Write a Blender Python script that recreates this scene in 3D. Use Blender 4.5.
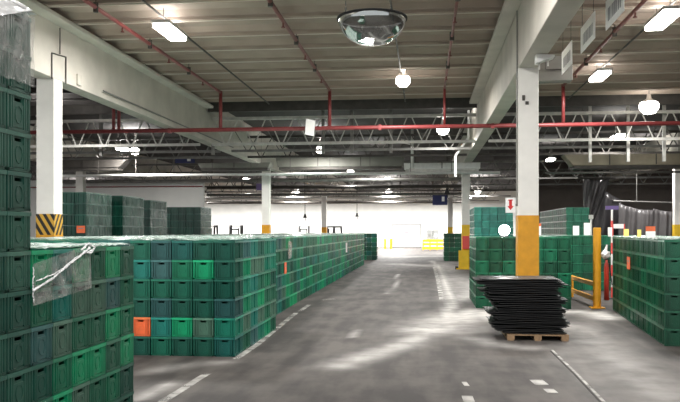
import bpy, bmesh, math, random
from mathutils import Vector, Matrix
random.seed(7)
S = bpy.context.scene
COL = S.collection
for o in list(bpy.data.objects): bpy.data.objects.remove(o)

# ------------------------------------------------------------------ camera
F = 776.0; EYE = 1.82; HOR = 231.0; VPX = 424.0
TH = math.atan((VPX - 340) / F)
cam = bpy.data.cameras.new('camera'); co = bpy.data.objects.new('camera', cam); COL.objects.link(co)
co.location = (0, 0, EYE); co.rotation_euler = (math.pi/2, 0, TH)
cam.sensor_width = 36; cam.lens = F/680*36; cam.shift_y = (HOR-201)/680
cam.clip_end = 300
S.camera = co
# ------------------------------------------------------------------ world, exposure
w = bpy.data.worlds.new('world'); S.world = w; w.use_nodes = True
w.node_tree.nodes['Background'].inputs[0].default_value = (0.95, 0.97, 1.0, 1)
w.node_tree.nodes['Background'].inputs[1].default_value = 0.7
S.view_settings.view_transform = 'Standard'; S.view_settings.look = 'None'
S.view_settings.gamma = 1; S.view_settings.use_curve_mapping = False
S.view_settings.exposure = 0.72
LAMP_W = 185.0          # watts of one ceiling fixture

FW = Vector((-math.sin(TH), math.cos(TH), 0)); RT = Vector((math.cos(TH), math.sin(TH), 0)); UP = Vector((0, 0, 1))
CAM = Vector((0, 0, EYE))
def ray(px, py): return FW + RT*((px-340)/F) + UP*((HOR-py)/F)
def onfloor(px, py): return CAM + ray(px, py)*(EYE*F/(py-HOR))
def atd(px, py, d): return CAM + ray(px, py)*d
def aty(px, py, Y): r = ray(px, py); return CAM + r*(Y/r.y)
def atz(px, py, Z): r = ray(px, py); return CAM + r*((Z-EYE)/r.z)
def hdir(px): v = ray(px, HOR); return v.normalized()

# ------------------------------------------------------------------ helpers
def lin(c): return tuple(((x/255)/12.92 if x/255 <= .04045 else ((x/255+.055)/1.055)**2.4) for x in c)
MATS = {}
def mat(name, rgb, rough=.6, metal=0, noise=0, nscale=8, bump=0, bscale=30, emit=None, estr=0):
    m = bpy.data.materials.new(name); m.use_nodes = True; nt = m.node_tree; b = nt.nodes['Principled BSDF']
    c = lin(rgb) + (1,)
    b.inputs['Base Color'].default_value = c; b.inputs['Roughness'].default_value = rough; b.inputs['Metallic'].default_value = metal
    if noise:
        tc = nt.nodes.new('ShaderNodeTexCoord'); n = nt.nodes.new('ShaderNodeTexNoise'); n.inputs['Scale'].default_value = nscale; n.inputs['Detail'].default_value = 6
        nt.links.new(tc.outputs['Object'], n.inputs['Vector'])
        r = nt.nodes.new('ShaderNodeValToRGB'); r.color_ramp.elements[0].position = .3; r.color_ramp.elements[1].position = .7
        r.color_ramp.elements[0].color = tuple(x*(1-noise) for x in c[:3])+(1,); r.color_ramp.elements[1].color = tuple(min(1, x*(1+noise*.6)) for x in c[:3])+(1,)
        nt.links.new(n.outputs[0], r.inputs[0]); nt.links.new(r.outputs[0], b.inputs['Base Color'])
    if bump:
        tc = nt.nodes.new('ShaderNodeTexCoord'); n2 = nt.nodes.new('ShaderNodeTexNoise'); n2.inputs['Scale'].default_value = bscale
        nt.links.new(tc.outputs['Object'], n2.inputs['Vector'])
        bp = nt.nodes.new('ShaderNodeBump'); bp.inputs['Strength'].default_value = bump; nt.links.new(n2.outputs[0], bp.inputs['Height']); nt.links.new(bp.outputs[0], b.inputs['Normal'])
    if emit:
        b.inputs['Emission Color'].default_value = lin(emit)+(1,); b.inputs['Emission Strength'].default_value = estr
    MATS[name] = m; return m
def crate_mat(name, attr=None):
    m = bpy.data.materials.new(name); m.use_nodes = True; nt = m.node_tree; b = nt.nodes['Principled BSDF']
    if attr: s = nt.nodes.new('ShaderNodeAttribute'); s.attribute_name = attr; so = s.outputs['Color']
    else: s = nt.nodes.new('ShaderNodeObjectInfo'); so = s.outputs['Color']
    tc = nt.nodes.new('ShaderNodeTexCoord'); n = nt.nodes.new('ShaderNodeTexNoise'); n.inputs['Scale'].default_value = 6; n.inputs['Detail'].default_value = 5
    nt.links.new(tc.outputs['Object'], n.inputs['Vector'])
    mp = nt.nodes.new('ShaderNodeMapRange'); mp.inputs[1].default_value = .3; mp.inputs[2].default_value = .7; mp.inputs[3].default_value = .75; mp.inputs[4].default_value = 1.2
    nt.links.new(n.outputs[0], mp.inputs[0])
    mx = nt.nodes.new('ShaderNodeVectorMath'); mx.operation = 'SCALE'; nt.links.new(so, mx.inputs[0]); nt.links.new(mp.outputs[0], mx.inputs['Scale'])
    nt.links.new(mx.outputs[0], b.inputs['Base Color']); b.inputs['Roughness'].default_value = .32
    MATS[name] = m; return m

class MB:
    def __init__(s): s.v = []; s.f = []
    def box(s, x0, x1, y0, y1, z0, z1):
        n = len(s.v)
        s.v += [(x0,y0,z0),(x1,y0,z0),(x1,y1,z0),(x0,y1,z0),(x0,y0,z1),(x1,y0,z1),(x1,y1,z1),(x0,y1,z1)]
        s.f += [tuple(n+i for i in q) for q in ((0,3,2,1),(4,5,6,7),(0,1,5,4),(1,2,6,5),(2,3,7,6),(3,0,4,7))]
        return s
    def tube(s, a, b, r, n=8, r2=None, cap=True):
        a = Vector(a); b = Vector(b); d = (b-a).normalized(); r2 = r if r2 is None else r2
        u = d.cross(Vector((0,0,1)) if abs(d.z) < .9 else Vector((1,0,0))).normalized(); w_ = d.cross(u)
        k = len(s.v)
        for c, rr in ((a, r), (b, r2)):
            for i in range(n):
                t = 2*math.pi*i/n; s.v.append(tuple(c + u*(rr*math.cos(t)) + w_*(rr*math.sin(t))))
        for i in range(n):
            j = (i+1) % n; s.f.append((k+i, k+j, k+n+j, k+n+i))
        if cap: s.f.append(tuple(k+i for i in range(n))[::-1]); s.f.append(tuple(k+n+i for i in range(n)))
        return s
    def bar(s, a, b, w_, t):
        "rectangular bar from a to b"
        a = Vector(a); b = Vector(b); d = (b-a).normalized()
        u = d.cross(Vector((0,0,1)) if abs(d.z) < .95 else Vector((0,1,0))).normalized(); q = d.cross(u)
        k = len(s.v)
        for c in (a, b):
            for (i, j) in ((-1,-1),(1,-1),(1,1),(-1,1)): s.v.append(tuple(c + u*(i*w_/2) + q*(j*t/2)))
        s.f += [tuple(k+i for i in q_) for q_ in ((0,3,2,1),(4,5,6,7),(0,1,5,4),(1,2,6,5),(2,3,7,6),(3,0,4,7))]
        return s
    def prism(s, pts, axis, a, b):
        "polygon pts (2d) extruded along axis 'x' / 'y' / 'z' from a to b"
        k = len(s.v); n = len(pts)
        for t in (a, b):
            for (p, q) in pts: s.v.append({'x': (t,p,q), 'y': (p,t,q), 'z': (p,q,t)}[axis])
        for i in range(n): j = (i+1) % n; s.f.append((k+i, k+j, k+n+j, k+n+i))
        s.f.append(tuple(k+i for i in range(n))[::-1]); s.f.append(tuple(k+n+i for i in range(n)))
        return s
    def lathe(s, prof, c=(0,0,0), n=20):
        k = len(s.v); m = len(prof)
        for (r, z) in prof:
            for i in range(n): t = 2*math.pi*i/n; s.v.append((c[0]+r*math.cos(t), c[1]+r*math.sin(t), c[2]+z))
        for a in range(m-1):
            for i in range(n): j = (i+1) % n; s.f.append((k+a*n+i, k+a*n+j, k+(a+1)*n+j, k+(a+1)*n+i))
        return s
    def mesh(s, name, m, smooth=False):
        me = bpy.data.meshes.new(name); me.from_pydata([tuple(v) for v in s.v], [], s.f); me.update()
        bm = bmesh.new(); bm.from_mesh(me); bmesh.ops.recalc_face_normals(bm, faces=bm.faces); bm.to_mesh(me); bm.free()
        if m: me.materials.append(MATS[m] if isinstance(m, str) else m)
        if smooth:
            for p in me.polygons: p.use_smooth = True
        return me
    def build(s, name, m, parent=None, loc=None, smooth=False, bevel=0):
        o = bpy.data.objects.new(name, s.mesh(name, m, smooth)); COL.objects.link(o)
        if parent: o.parent = parent
        if loc is not None: o.location = loc
        if bevel:
            b = o.modifiers.new('bevel', 'BEVEL'); b.width = bevel; b.segments = 2; b.limit_method = 'ANGLE'
        return o
def tag(o, label, cat, group=None, kind=None):
    o['label'] = label
    if cat: o['category'] = cat
    if group: o['group'] = group
    if kind: o['kind'] = kind
    return o
def struct(o, label=None):
    o['kind'] = 'structure'
    if label: o['label'] = label
    return o
def empty(name, loc, rz=0):
    o = bpy.data.objects.new(name, None); COL.objects.link(o); o.location = loc; o.rotation_euler = (0,0,rz); o.empty_display_size = .2; return o
def inst(name, me, parent=None, loc=(0,0,0), rz=0):
    o = bpy.data.objects.new(name, me); COL.objects.link(o); o.location = loc; o.rotation_euler = (0,0,rz)
    if parent: o.parent = parent
    return o
def copy_tree(o, parent=None):
    c = o.copy(); COL.objects.link(c)
    if parent: c.parent = parent
    for ch in list(o.children): copy_tree(ch, c)
    return c
ORD = ['', 'first', 'second', 'third', 'fourth', 'fifth', 'sixth', 'seventh', 'eighth', 'ninth', 'tenth', 'eleventh', 'twelfth', 'thirteenth', 'fourteenth', 'fifteenth', 'sixteenth', 'seventeenth', 'eighteenth', 'nineteenth', 'twentieth']
def ordw(n):
    if n <= 20: return ORD[n]
    t = {2: 'twenty', 3: 'thirty', 4: 'forty'}[n//10]
    return t + '-' + ORD[n % 10] if n % 10 else {20: 'twentieth', 30: 'thirtieth', 40: 'fortieth'}[n]

# ------------------------------------------------------------------ materials
mat('wall_white', (238,238,234), .7, noise=.06, nscale=1.2)
mat('dark_wall', (104,96,90), .8, noise=.2, nscale=1)
mat('concrete_white', (240,237,231), .7, noise=.12, nscale=1.5, bump=.08)
mat('beam_paint', (196,190,180), .7, noise=.16, nscale=1.2, bump=.1)
mat('highlight_pale', (200,190,178), .8)
mat('roof_tan', (160,145,133), .8, noise=.2, nscale=.9, bump=.1)
mat('roof_dark', (58,54,52), .85, noise=.3, nscale=.8)
mat('yellow_paint', (224,158,34), .5, noise=.15, nscale=5)
mat('bright_yellow', (240,196,40), .5, noise=.1, nscale=5)
mat('red_pipe', (142,62,62), .4, noise=.18, nscale=4)
mat('brown_pipe', (120,66,60), .5, noise=.2, nscale=4)
mat('steel', (128,126,122), .5, .3, noise=.25, nscale=4)
mat('steel_dark', (80,76,72), .55, .3, noise=.25, nscale=4)
mat('steel_light', (196,194,188), .5, .2, noise=.2, nscale=4)
mat('duct_grey', (120,120,112), .6, noise=.2, nscale=2)
mat('duct_tan', (150,140,120), .6, noise=.2, nscale=2)
mat('white_paint', (232,232,228), .45, noise=.08)
mat('black_plastic', (13,13,14), .42, noise=.3, nscale=5, bump=.25, bscale=14)
mat('black_gloss', (44,42,44), .3, noise=.25, nscale=3, bump=.3, bscale=9)
mat('grey_drape', (92,89,90), .35, noise=.2, nscale=2, bump=.3, bscale=3)
mat('wood', (150,122,92), .75, noise=.3, nscale=14, bump=.2)
mat('orange_card', (232,110,66), .6, noise=.12, nscale=10)
mat('paper', (252,252,250), .7, noise=.03)
mat('yellow_paper', (246,222,120), .7, noise=.03)
mat('ink_grey', (150,148,154), .7)
mat('ink_black', (28,28,30), .7)
mat('red_sign', (214,40,40), .5)
mat('coral', (226,84,78), .5)
mat('navy', (34,42,92), .5)
mat('violet', (96,78,128), .5)
mat('forklift_black', (12,12,13), .5)
mat('rubber', (26,26,26), .8)
mat('forklift_orange', (208,120,40), .45)
mat('cabinet_grey', (140,142,140), .5)
mat('lamp_body', (190,190,188), .4, .3)
mat('lamp_glow', (255,255,255), .5, emit=(255,250,240), estr=14)
mat('beacon_glow', (255,255,255), .5, emit=(255,255,250), estr=18)
mat('red_plastic', (196,62,44), .4, noise=.15)
mat('white_bag', (232,226,222), .5, noise=.08, bump=.3)
crate_mat('crate_plastic'); crate_mat('crate_far', 'tint')

mat('film_white', (246,246,246), .25, bump=.3, bscale=9)
def film_mat(name, opac, tint, scale):
    m = bpy.data.materials.new(name); m.use_nodes = True; nt = m.node_tree; b = nt.nodes['Principled BSDF']
    b.inputs['Base Color'].default_value = lin(tint)+(1,); b.inputs['Roughness'].default_value = .16
    tc = nt.nodes.new('ShaderNodeTexCoord'); n = nt.nodes.new('ShaderNodeTexNoise'); n.inputs['Scale'].default_value = scale; n.inputs['Detail'].default_value = 5
    nt.links.new(tc.outputs['Object'], n.inputs['Vector'])
    mp = nt.nodes.new('ShaderNodeMapRange'); mp.inputs[1].default_value = .35; mp.inputs[2].default_value = .68; mp.inputs[3].default_value = opac*.4; mp.inputs[4].default_value = min(1, opac*1.5)
    nt.links.new(n.outputs[0], mp.inputs[0]); nt.links.new(mp.outputs[0], b.inputs['Alpha'])
    bp = nt.nodes.new('ShaderNodeBump'); bp.inputs['Strength'].default_value = .6; bp.inputs['Distance'].default_value = .03
    nt.links.new(n.outputs[0], bp.inputs['Height']); nt.links.new(bp.outputs[0], b.inputs['Normal'])
    MATS[name] = m
film_mat('film_top', .8, (222,240,232), 5)
film_mat('film_torn', .34, (190,190,186), 7)
film_mat('film_bunched', .95, (244,244,244), 12)
film_mat('film_thin', .17, (215,232,226), 6)

# stripes for the hazard band
m = bpy.data.materials.new('hazard'); m.use_nodes = True; nt = m.node_tree; b = nt.nodes['Principled BSDF']
tc = nt.nodes.new('ShaderNodeTexCoord'); sx = nt.nodes.new('ShaderNodeSeparateXYZ'); nt.links.new(tc.outputs['Object'], sx.inputs[0])
ab = nt.nodes.new('ShaderNodeMath'); ab.operation = 'ADD'; nt.links.new(sx.outputs[0], ab.inputs[0])
ym = nt.nodes.new('ShaderNodeMath'); ym.operation = 'MULTIPLY'; ym.inputs[1].default_value = -1.0; nt.links.new(sx.outputs[1], ym.inputs[0]); nt.links.new(ym.outputs[0], ab.inputs[1])
a2 = nt.nodes.new('ShaderNodeMath'); a2.operation = 'MULTIPLY_ADD'; a2.inputs[1].default_value = .62; nt.links.new(sx.outputs[2], a2.inputs[0]); nt.links.new(ab.outputs[0], a2.inputs[2])
ml = nt.nodes.new('ShaderNodeMath'); ml.operation = 'MULTIPLY'; ml.inputs[1].default_value = 6.4; nt.links.new(a2.outputs[0], ml.inputs[0])
fr = nt.nodes.new('ShaderNodeMath'); fr.operation = 'FRACT'; nt.links.new(ml.outputs[0], fr.inputs[0])
gt = nt.nodes.new('ShaderNodeMath'); gt.operation = 'GREATER_THAN'; gt.inputs[1].default_value = .5; nt.links.new(fr.outputs[0], gt.inputs[0])
mx = nt.nodes.new('ShaderNodeMix'); mx.data_type = 'RGBA'; mx.inputs[6].default_value = lin((214,166,60))+(1,); mx.inputs[7].default_value = lin((38,34,28))+(1,)
nt.links.new(gt.outputs[0], mx.inputs[0]); nt.links.new(mx.outputs[2], b.inputs['Base Color']); b.inputs['Roughness'].default_value = .5
MATS['hazard'] = m

# ------------------------------------------------------------------ floor
YB = 88.0
def floor_mat():
    m = bpy.data.materials.new('floor_asphalt'); m.use_nodes = True; nt = m.node_tree; b = nt.nodes['Principled BSDF']
    L = nt.links.new
    tc = nt.nodes.new('ShaderNodeTexCoord')
    n1 = nt.nodes.new('ShaderNodeTexNoise'); n1.inputs['Scale'].default_value = 1.0; n1.inputs['Detail'].default_value = 8; n1.inputs['Roughness'].default_value = .62
    L(tc.outputs['Object'], n1.inputs['Vector'])
    mpg = nt.nodes.new('ShaderNodeMapping'); mpg.inputs['Scale'].default_value = (2.2, .45, 1); mpg.inputs['Rotation'].default_value = (0, 0, -.05); L(tc.outputs['Object'], mpg.inputs[0])
    n2 = nt.nodes.new('ShaderNodeTexNoise'); n2.inputs['Scale'].default_value = 1.5; n2.inputs['Detail'].default_value = 6; L(mpg.outputs[0], n2.inputs['Vector'])
    n3 = nt.nodes.new('ShaderNodeTexNoise'); n3.inputs['Scale'].default_value = 40; n3.inputs['Detail'].default_value = 4; L(tc.outputs['Object'], n3.inputs['Vector'])
    ad = nt.nodes.new('ShaderNodeMath'); ad.operation = 'ADD'; L(n1.outputs[0], ad.inputs[0]); L(n2.outputs[0], ad.inputs[1])
    r = nt.nodes.new('ShaderNodeValToRGB'); r.color_ramp.elements[0].position = .72; r.color_ramp.elements[1].position = 1.0
    hf = nt.nodes.new('ShaderNodeMath'); hf.operation = 'MULTIPLY'; hf.inputs[1].default_value = .85; L(ad.outputs[0], hf.inputs[0])
    r.color_ramp.elements[0].color = lin((52,47,45))+(1,); r.color_ramp.elements[1].color = lin((84,78,74))+(1,)
    L(hf.outputs[0], r.inputs[0])
    at = nt.nodes.new('ShaderNodeAttribute'); at.attribute_name = 'dust'
    # dust broken up by the noises
    k = nt.nodes.new('ShaderNodeMath'); k.operation = 'MULTIPLY'; L(at.outputs['Fac'], k.inputs[0])
    mr = nt.nodes.new('ShaderNodeMapRange'); mr.inputs[1].default_value = .32; mr.inputs[2].default_value = .62; mr.inputs[3].default_value = .55; mr.inputs[4].default_value = 1.15
    n4 = nt.nodes.new('ShaderNodeTexNoise'); n4.inputs['Scale'].default_value = 2.4; n4.inputs['Detail'].default_value = 8; L(tc.outputs['Object'], n4.inputs['Vector']); L(n4.outputs[0], mr.inputs[0])
    L(mr.outputs[0], k.inputs[1])
    mx = nt.nodes.new('ShaderNodeMix'); mx.data_type = 'RGBA'; L(k.outputs[0], mx.inputs[0]); L(r.outputs[0], mx.inputs[6]); mx.inputs[7].default_value = lin((214,210,205))+(1,)
    L(mx.outputs[2], b.inputs['Base Color']); b.inputs['Roughness'].default_value = .72
    bp = nt.nodes.new('ShaderNodeBump'); bp.inputs['Strength'].default_value = .12; L(n3.outputs[0], bp.inputs['Height']); L(bp.outputs[0], b.inputs['Normal'])
    MATS['floor'] = m
floor_mat()
def worldline(pts): return [onfloor(*p).xy for p in pts]
# drifts of pale dust on the floor: (outline of travel, half width in metres, strength)
DRIFTS = [
 ([(338,366),(372,354),(402,345),(428,334),(446,320)], .26, .5),
 ([(446,320),(452,302),(446,284),(440,268),(432,261)], .16, .75),
 ([(430,330),(455,318),(480,312),(500,318)], .6, .7),
 ([(455,300),(470,296),(478,280)], .5, .5),
 ([(440,262),(455,275),(462,290)], .6, .35),
 ([(400,264),(430,266),(455,262)], .8, .4),
 ([(405,257),(440,256)], 1.0, .5),
 ([(565,312),(590,312),(612,318)], .35, .8),
 ([(572,325),(600,345),(638,375),(672,402)], .42, .3),
 ([(560,345),(590,365),(630,398)], .5, .14),
 ([(470,338),(500,345),(530,348)], .25, .35),
 ([(388,294),(396,284),(398,274)], .05, .6),
 ([(352,337),(360,330)], .06, .4),
 ([(150,372),(180,366),(225,362)], .18, .22),
 ([(140,398),(170,384)], .12, .45),
]
DR = [(worldline(p), wd, st) for p, wd, st in DRIFTS]
def segd(p, a, b):
    ab = b-a; t = max(0, min(1, (p-a).dot(ab)/max(1e-9, ab.dot(ab)))); return (p-(a+ab*t)).length
def dust(x, y):
    p = Vector((x, y)); v = 0
    for pl, wd, st in DR:
        for i in range(len(pl)-1):
            if abs(y-pl[i].y) > 12 and abs(y-pl[i+1].y) > 12: continue
            d = segd(p, pl[i], pl[i+1])
            if d < 2.5*wd: v = max(v, st*math.exp(-(d/wd)**2))
    return v
fx = [-48, -24, -12] + [-5+.14*i for i in range(86)] + [8, 12, 20, 32]
fy = [-8, 2, 5] + [7+.16*i for i in range(106)] + [24+.5*i for i in range(66)] + [58, 66, 76, YB+.2]
vs = [(x, y, 0) for y in fy for x in fx]; nx = len(fx)
fs = [(j*nx+i, j*nx+i+1, (j+1)*nx+i+1, (j+1)*nx+i) for j in range(len(fy)-1) for i in range(nx-1)]
me = bpy.data.meshes.new('floor'); me.from_pydata(vs, [], fs); me.update()
at = me.attributes.new('dust', 'FLOAT', 'POINT')
for i, v in enumerate(vs): at.data[i].value = dust(v[0], v[1]) if (-5 <= v[0] <= 8 and 7 <= v[1] < 60) else 0
me.materials.append(MATS['floor'])
fo = bpy.data.objects.new('floor', me); COL.objects.link(fo); struct(fo)

# ------------------------------------------------------------------ walls, ceiling
struct(MB().box(-48, 32, YB, YB+.3, 0, 6.6).build('wall_back', 'wall_white'))
struct(MB().box(-48.3, -48, -8, YB+.3, 0, 6.6).build('wall_left', 'wall_white'))
struct(MB().box(32, 32.3, -8, YB+.3, 0, 6.6).build('wall_right', 'dark_wall'))
struct(MB().box(7.4, 32, 52, 52.25, 0, 6.3).build('wall_partition', 'dark_wall'))
struct(MB().box(-47.9, -12.1, 41.8, 42.0, 0, 4.68).build('wall_rear_left', 'wall_white'))
ZC = 6.32; ZT = ZC+.1                              # panel underside, roof deck
ceil = struct(MB().box(-48, 32, -8, YB+.3, ZC+.1, ZC+.3).build('ceiling', 'roof_dark'))
colX = [-17.25, -7.72, 1.99, 11.75]
BH = .19                                            # half width of columns and beams
bays = [(-17.06, -7.91), (-7.53, 1.80), (2.18, 11.56)]
for bi, (x0, x1) in enumerate(bays):
    pan = MB().prism([(0, .1), (0, -.16), (.1, -.16), (.17, -.02), (1.12, .0), (1.22, -.1), (1.29, -.1), (1.29, .1)], 'x', x0, x1).mesh('roof_panel', 'roof_tan' if bi else 'roof_dark')
    n = 11; lip_hl = MB().box(x0, x1, .1, .13, -.175, -.1).mesh('lip_highlight', 'highlight_pale')  # pale strip paints the light caught along each panel lip
    for k in range(n):
        o = inst('roof_panel', pan, ceil, (0, 11.6+1.3*k, ZC))
        if bi: inst('lip_highlight', lip_hl, o)
# ------------------------------------------------------------------ columns, beams
R1, R2, R3 = 15.35, 37.6, 59.9
Zb = 4.95
for i, x in enumerate(colX):
    b = MB().box(x-BH, x+BH, 4, YB-.3, Zb, ZC+.1).build('concrete_beam', 'beam_paint', bevel=.015)
    for q in (-1, 1): MB().box(*sorted((x+q*BH, x+q*(BH+.3))), 4, 26.2, ZC-.26, ZC-.165).build('ledge', 'beam_paint', b, bevel=.02)
    tag(b, ['pale concrete roof beam above the column half hidden by rear pallet stacks', 'long white concrete roof beam carried by the hazard striped column', 'long white concrete roof beam over the column behind the black sheet pile', 'pale concrete roof beam above the column by the black drapes'][i], 'beam')
clabel = {(-7.72, 0): 'white square column with black and yellow hazard striped band', (1.99, 0): 'white square column with tall orange yellow base behind black sheet pile',
 (-7.72, 1): 'white column with orange yellow base rising behind the long crate block', (1.99, 1): 'white column with yellow base and a red box at the aisle',
 (11.75, 1): 'white column with yellow base beside the black plastic drapes', (-17.25, 1): 'slim white column behind the tall stacks of crates',
 (-7.72, 2): 'distant white column with yellow base near the bright back wall', (1.99, 2): 'distant white column lined up behind the red box column'}
for (x, r), lb in clabel.items():
    y = (R1, R2, R3)[r]
    c = empty('column', (x, y, 0)); tag(c, lb, 'column')
    MB().box(-BH, BH, -BH, BH, 0, Zb).build('shaft', 'concrete_white', c, bevel=.01)
    if (x, r) == (-7.72, 0):
        MB().box(-BH-.006, BH+.006, -BH-.006, BH+.006, 1.74, 2.17).build('hazard_band', 'hazard', c)
        MB().box(-BH-.006, BH+.006, -BH-.006, BH+.006, .0, 1.74).build('yellow_band', 'yellow_paint', c)

    else:
        MB().box(-BH-.006, BH+.006, -BH-.006, BH+.006, 0, 2.12).build('yellow_band', 'yellow_paint' if r == 0 else 'bright_yellow' if x > 0 else 'yellow_paint', c)
    if (x, r) == (1.99, 0):
        MB().tube((-BH-.02, -BH+.05, 2.3), (-BH-.02, -BH+.05, ZC-.1), .014).build('conduit', 'steel', c)
        MB().box(-.12, -.07, -BH-.03, -BH, 4.32, 4.42).box(-.06, -.0, -BH-.03, -BH, 4.24, 4.3).build('bracket', 'steel_dark', c)
# capital block right of the front right column (corbel)
def atx(px, py, X): r = ray(px, py); return CAM + r*(X/r.x)
fxx = -7.72+BH+.02
cpts = [atx(*q, fxx) for q in ((52,79), (52,53), (66,57), (66,84))]
o = MB().tube(cpts[0], cpts[1], .014).tube(cpts[1], cpts[2], .014).tube(cpts[2], cpts[3], .014).tube(atx(60,28,fxx+.13), atx(60,54,fxx), .012).build('conduit_loop', 'steel_dark')
tag(o, 'dark thin conduit loop on the white beam above the striped column', 'conduit')
p = atx(79, 80, fxx); tag(MB().box(-.03, .03, -.1, .1, -.12, .12).build('junction_box', 'beam_paint', loc=p, bevel=.01), 'small grey junction box on the white beam past the striped column', 'junction box')
tag(MB().tube((fxx+.03, 17.5, Zb+.16), (fxx+.03, 30, Zb+.16), .02, 6).build('beam_conduit', 'steel'), 'thin conduit along the lower edge of the striped column beam', 'conduit')
mat('corbel_grey', (122,119,113), .75, noise=.15, nscale=3)
cb = MB().box(2.18, 2.95, 15.9, 16.2, Zb-.12, Zb+.38).build('corbel_block', 'corbel_grey', bevel=.01)
tag(cb, 'grey concrete corbel block beside the beam under the hanging barcode signs', 'corbel')
MB().tube((2.42, 15.88, Zb+.1), (2.42, 15.88, Zb+.38), .012).tube((2.42, 15.88, Zb+.1), (2.85, 15.88, Zb+.1), .012).build('conduit', 'steel_dark', cb)

# ------------------------------------------------------------------ red sprinkler pipes
YP = 23.0; ZP = Zb-.06; ZR = 6.02
o = MB().tube((-30, YP, ZP), (22, YP, ZP), .062, 12).build('main_pipe', 'red_pipe', smooth=True)
tag(o, 'long bright red sprinkler main running crosswise under the beams', 'pipe')
mpipe = o
for x in (-17, -7.72, 1.99, 11.75, -1.3):
    MB().box(x-.04, x+.04, YP-.08, YP+.08, ZP-.08, ZP+.08).build('pipe_clamp', 'red_pipe', mpipe)
plab = {-9.5: 'red riser pipe dropping beside the hazard striped column bay', -6.13: 'red ceiling pipe running next to the lit lamp by the white beam',
        -2.8: 'dark red ceiling pipe above the white hanging tag', .6: 'thin red ceiling pipe dropping beside the round dome mirror', 4.0: 'red brown ceiling pipe behind the hanging barcode signs', 7.4: 'red brown ceiling pipe between the two brightest right lamps'}
for x, lb in plab.items():
    p = empty('branch_pipe', (x, YP, ZP)); tag(p, lb, 'pipe')
    rr = .052 if x != .6 else .04
    MB().tube((0, -16, ZR-ZP), (0, .0, ZR-ZP), rr*.8, 10).build('run', 'brown_pipe' if x in (-2.8, .6, 4.0, 7.4) else 'red_pipe', p, smooth=True)
    MB().tube((0, 0, ZR-ZP+.04), (0, 0, .06), rr, 10).build('riser', 'red_pipe', p, smooth=True)
    if x == -9.5: MB().tube((.17, 0, ZR-ZP), (.17, 0, .06), rr, 10).build('riser', 'red_pipe', p, smooth=True)
    for k in range(3):
        yy = -3.2-2.9*k
        MB().tube((0, yy, ZR-ZP-.09), (0, yy, ZR-ZP+.09), .05, 8).tube((0, yy, ZR-ZP+.05), (0, yy, ZC-ZP), .008, 6).build('hanger', 'steel_dark', p)
        MB().tube((0, yy+1.3, ZR-ZP), (0, yy+1.3, ZR-ZP-.12), .018, 6).tube((0, yy+1.3, ZR-ZP-.12), (0, yy+1.3, ZR-ZP-.14), .04, 8).build('sprinkler_head', 'brown_pipe', p)

# ------------------------------------------------------------------ lamps
def lamp(x, y, z, lb, length=1.15, wd=.34, watts=None, rz=0, globe=0, up=.05):
    e = empty('ceiling_lamp', (x, y, z), rz); tag(e, lb, 'lamp', 'high bay ceiling lamps')
    t = (ZC-.02 if y < 25.9 else ZT)-z
    if globe:
        MB().lathe([(0, .34), (.06, .34), (.08, .2), (globe*.8, .1), (globe*.86, .08)], n=20).build('housing', 'lamp_body', e, smooth=True)
        MB().lathe([(globe*.84, .08), (globe, 0), (globe*.93, -globe*.45), (globe*.6, -globe*.85), (0, -globe)], n=20).build('diffuser', 'lamp_glow', e, smooth=True)
        MB().tube((0, 0, .34), (0, 0, t), .012, 6).build('hanger', 'steel_dark', e); length = wd = globe*1.6
    else:
        h = MB().box(-wd/2-.02, wd/2+.02, -length/2-.03, length/2+.03, .03, .1).build('housing', 'lamp_body', e, bevel=.012)
        MB().box(-wd/2, wd/2, -length/2, length/2, -.05, .03).build('diffuser', 'lamp_glow', e, bevel=.015)
        for q in (-.35, .35): MB().tube((0, length*q, .1), (0, length*q, t), .008, 6).build('hanger', 'steel_dark', h)
    l = bpy.data.lights.new('lamp_light', 'AREA'); l.shape = 'RECTANGLE'; l.size = wd; l.size_y = length
    l.energy = (watts or LAMP_W); l.color = (1.0, .985, .955)
    lo = bpy.data.objects.new('lamp_light', l); COL.objects.link(lo); lo.parent = e; lo.location = (0, 0, -.07-globe)
    u = bpy.data.lights.new('fill_uplight', 'AREA'); u.shape = 'RECTANGLE'; u.size = wd; u.size_y = length; u.color = l.color; u.energy = l.energy*up  # upward light added above each fixture to brighten the roof
    uo = bpy.data.objects.new('fill_uplight', u); COL.objects.link(uo); uo.parent = e; uo.location = (0, 0, .12); uo.rotation_euler = (math.pi, 0, 0)
    if globe: uo.location.z = .36
    return e
ZL = 5.92; GL = {403: .2, 649: .3, 443: .22, 135: .22, 320: .2}
for px, py, lb, L in ((170,32,'bright oblong ceiling lamp between red pipe and white beam',1.15), (403,80,'round looking ceiling lamp just beyond the dome mirror',.45), (663,20,'bright oblong ceiling lamp beside the hanging barcode signs',1.25),
                   (600,76,'bright oblong ceiling lamp past the hanging barcode signs',1.1), (649,105,'very bright ceiling lamp above the red main and right duct',.9), (443,129,'bell bright lamp hanging on the red main pipe',.6),
                   (135,150,'small lamp glowing over the dark duct beside hazard striped column',.9), (320,149,'small lamp glowing between trusses over the long grey duct',.9)):
    p = atz(px, py, (5.78 if px == 649 else ZL) if py < 120 else 5.5)
    lamp(p.x, p.y, p.z, lb, L, globe=GL.get(px, 0), watts=LAMP_W*(.55 if px == 649 else 1), up=.3 if py > 120 else .05)
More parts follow.
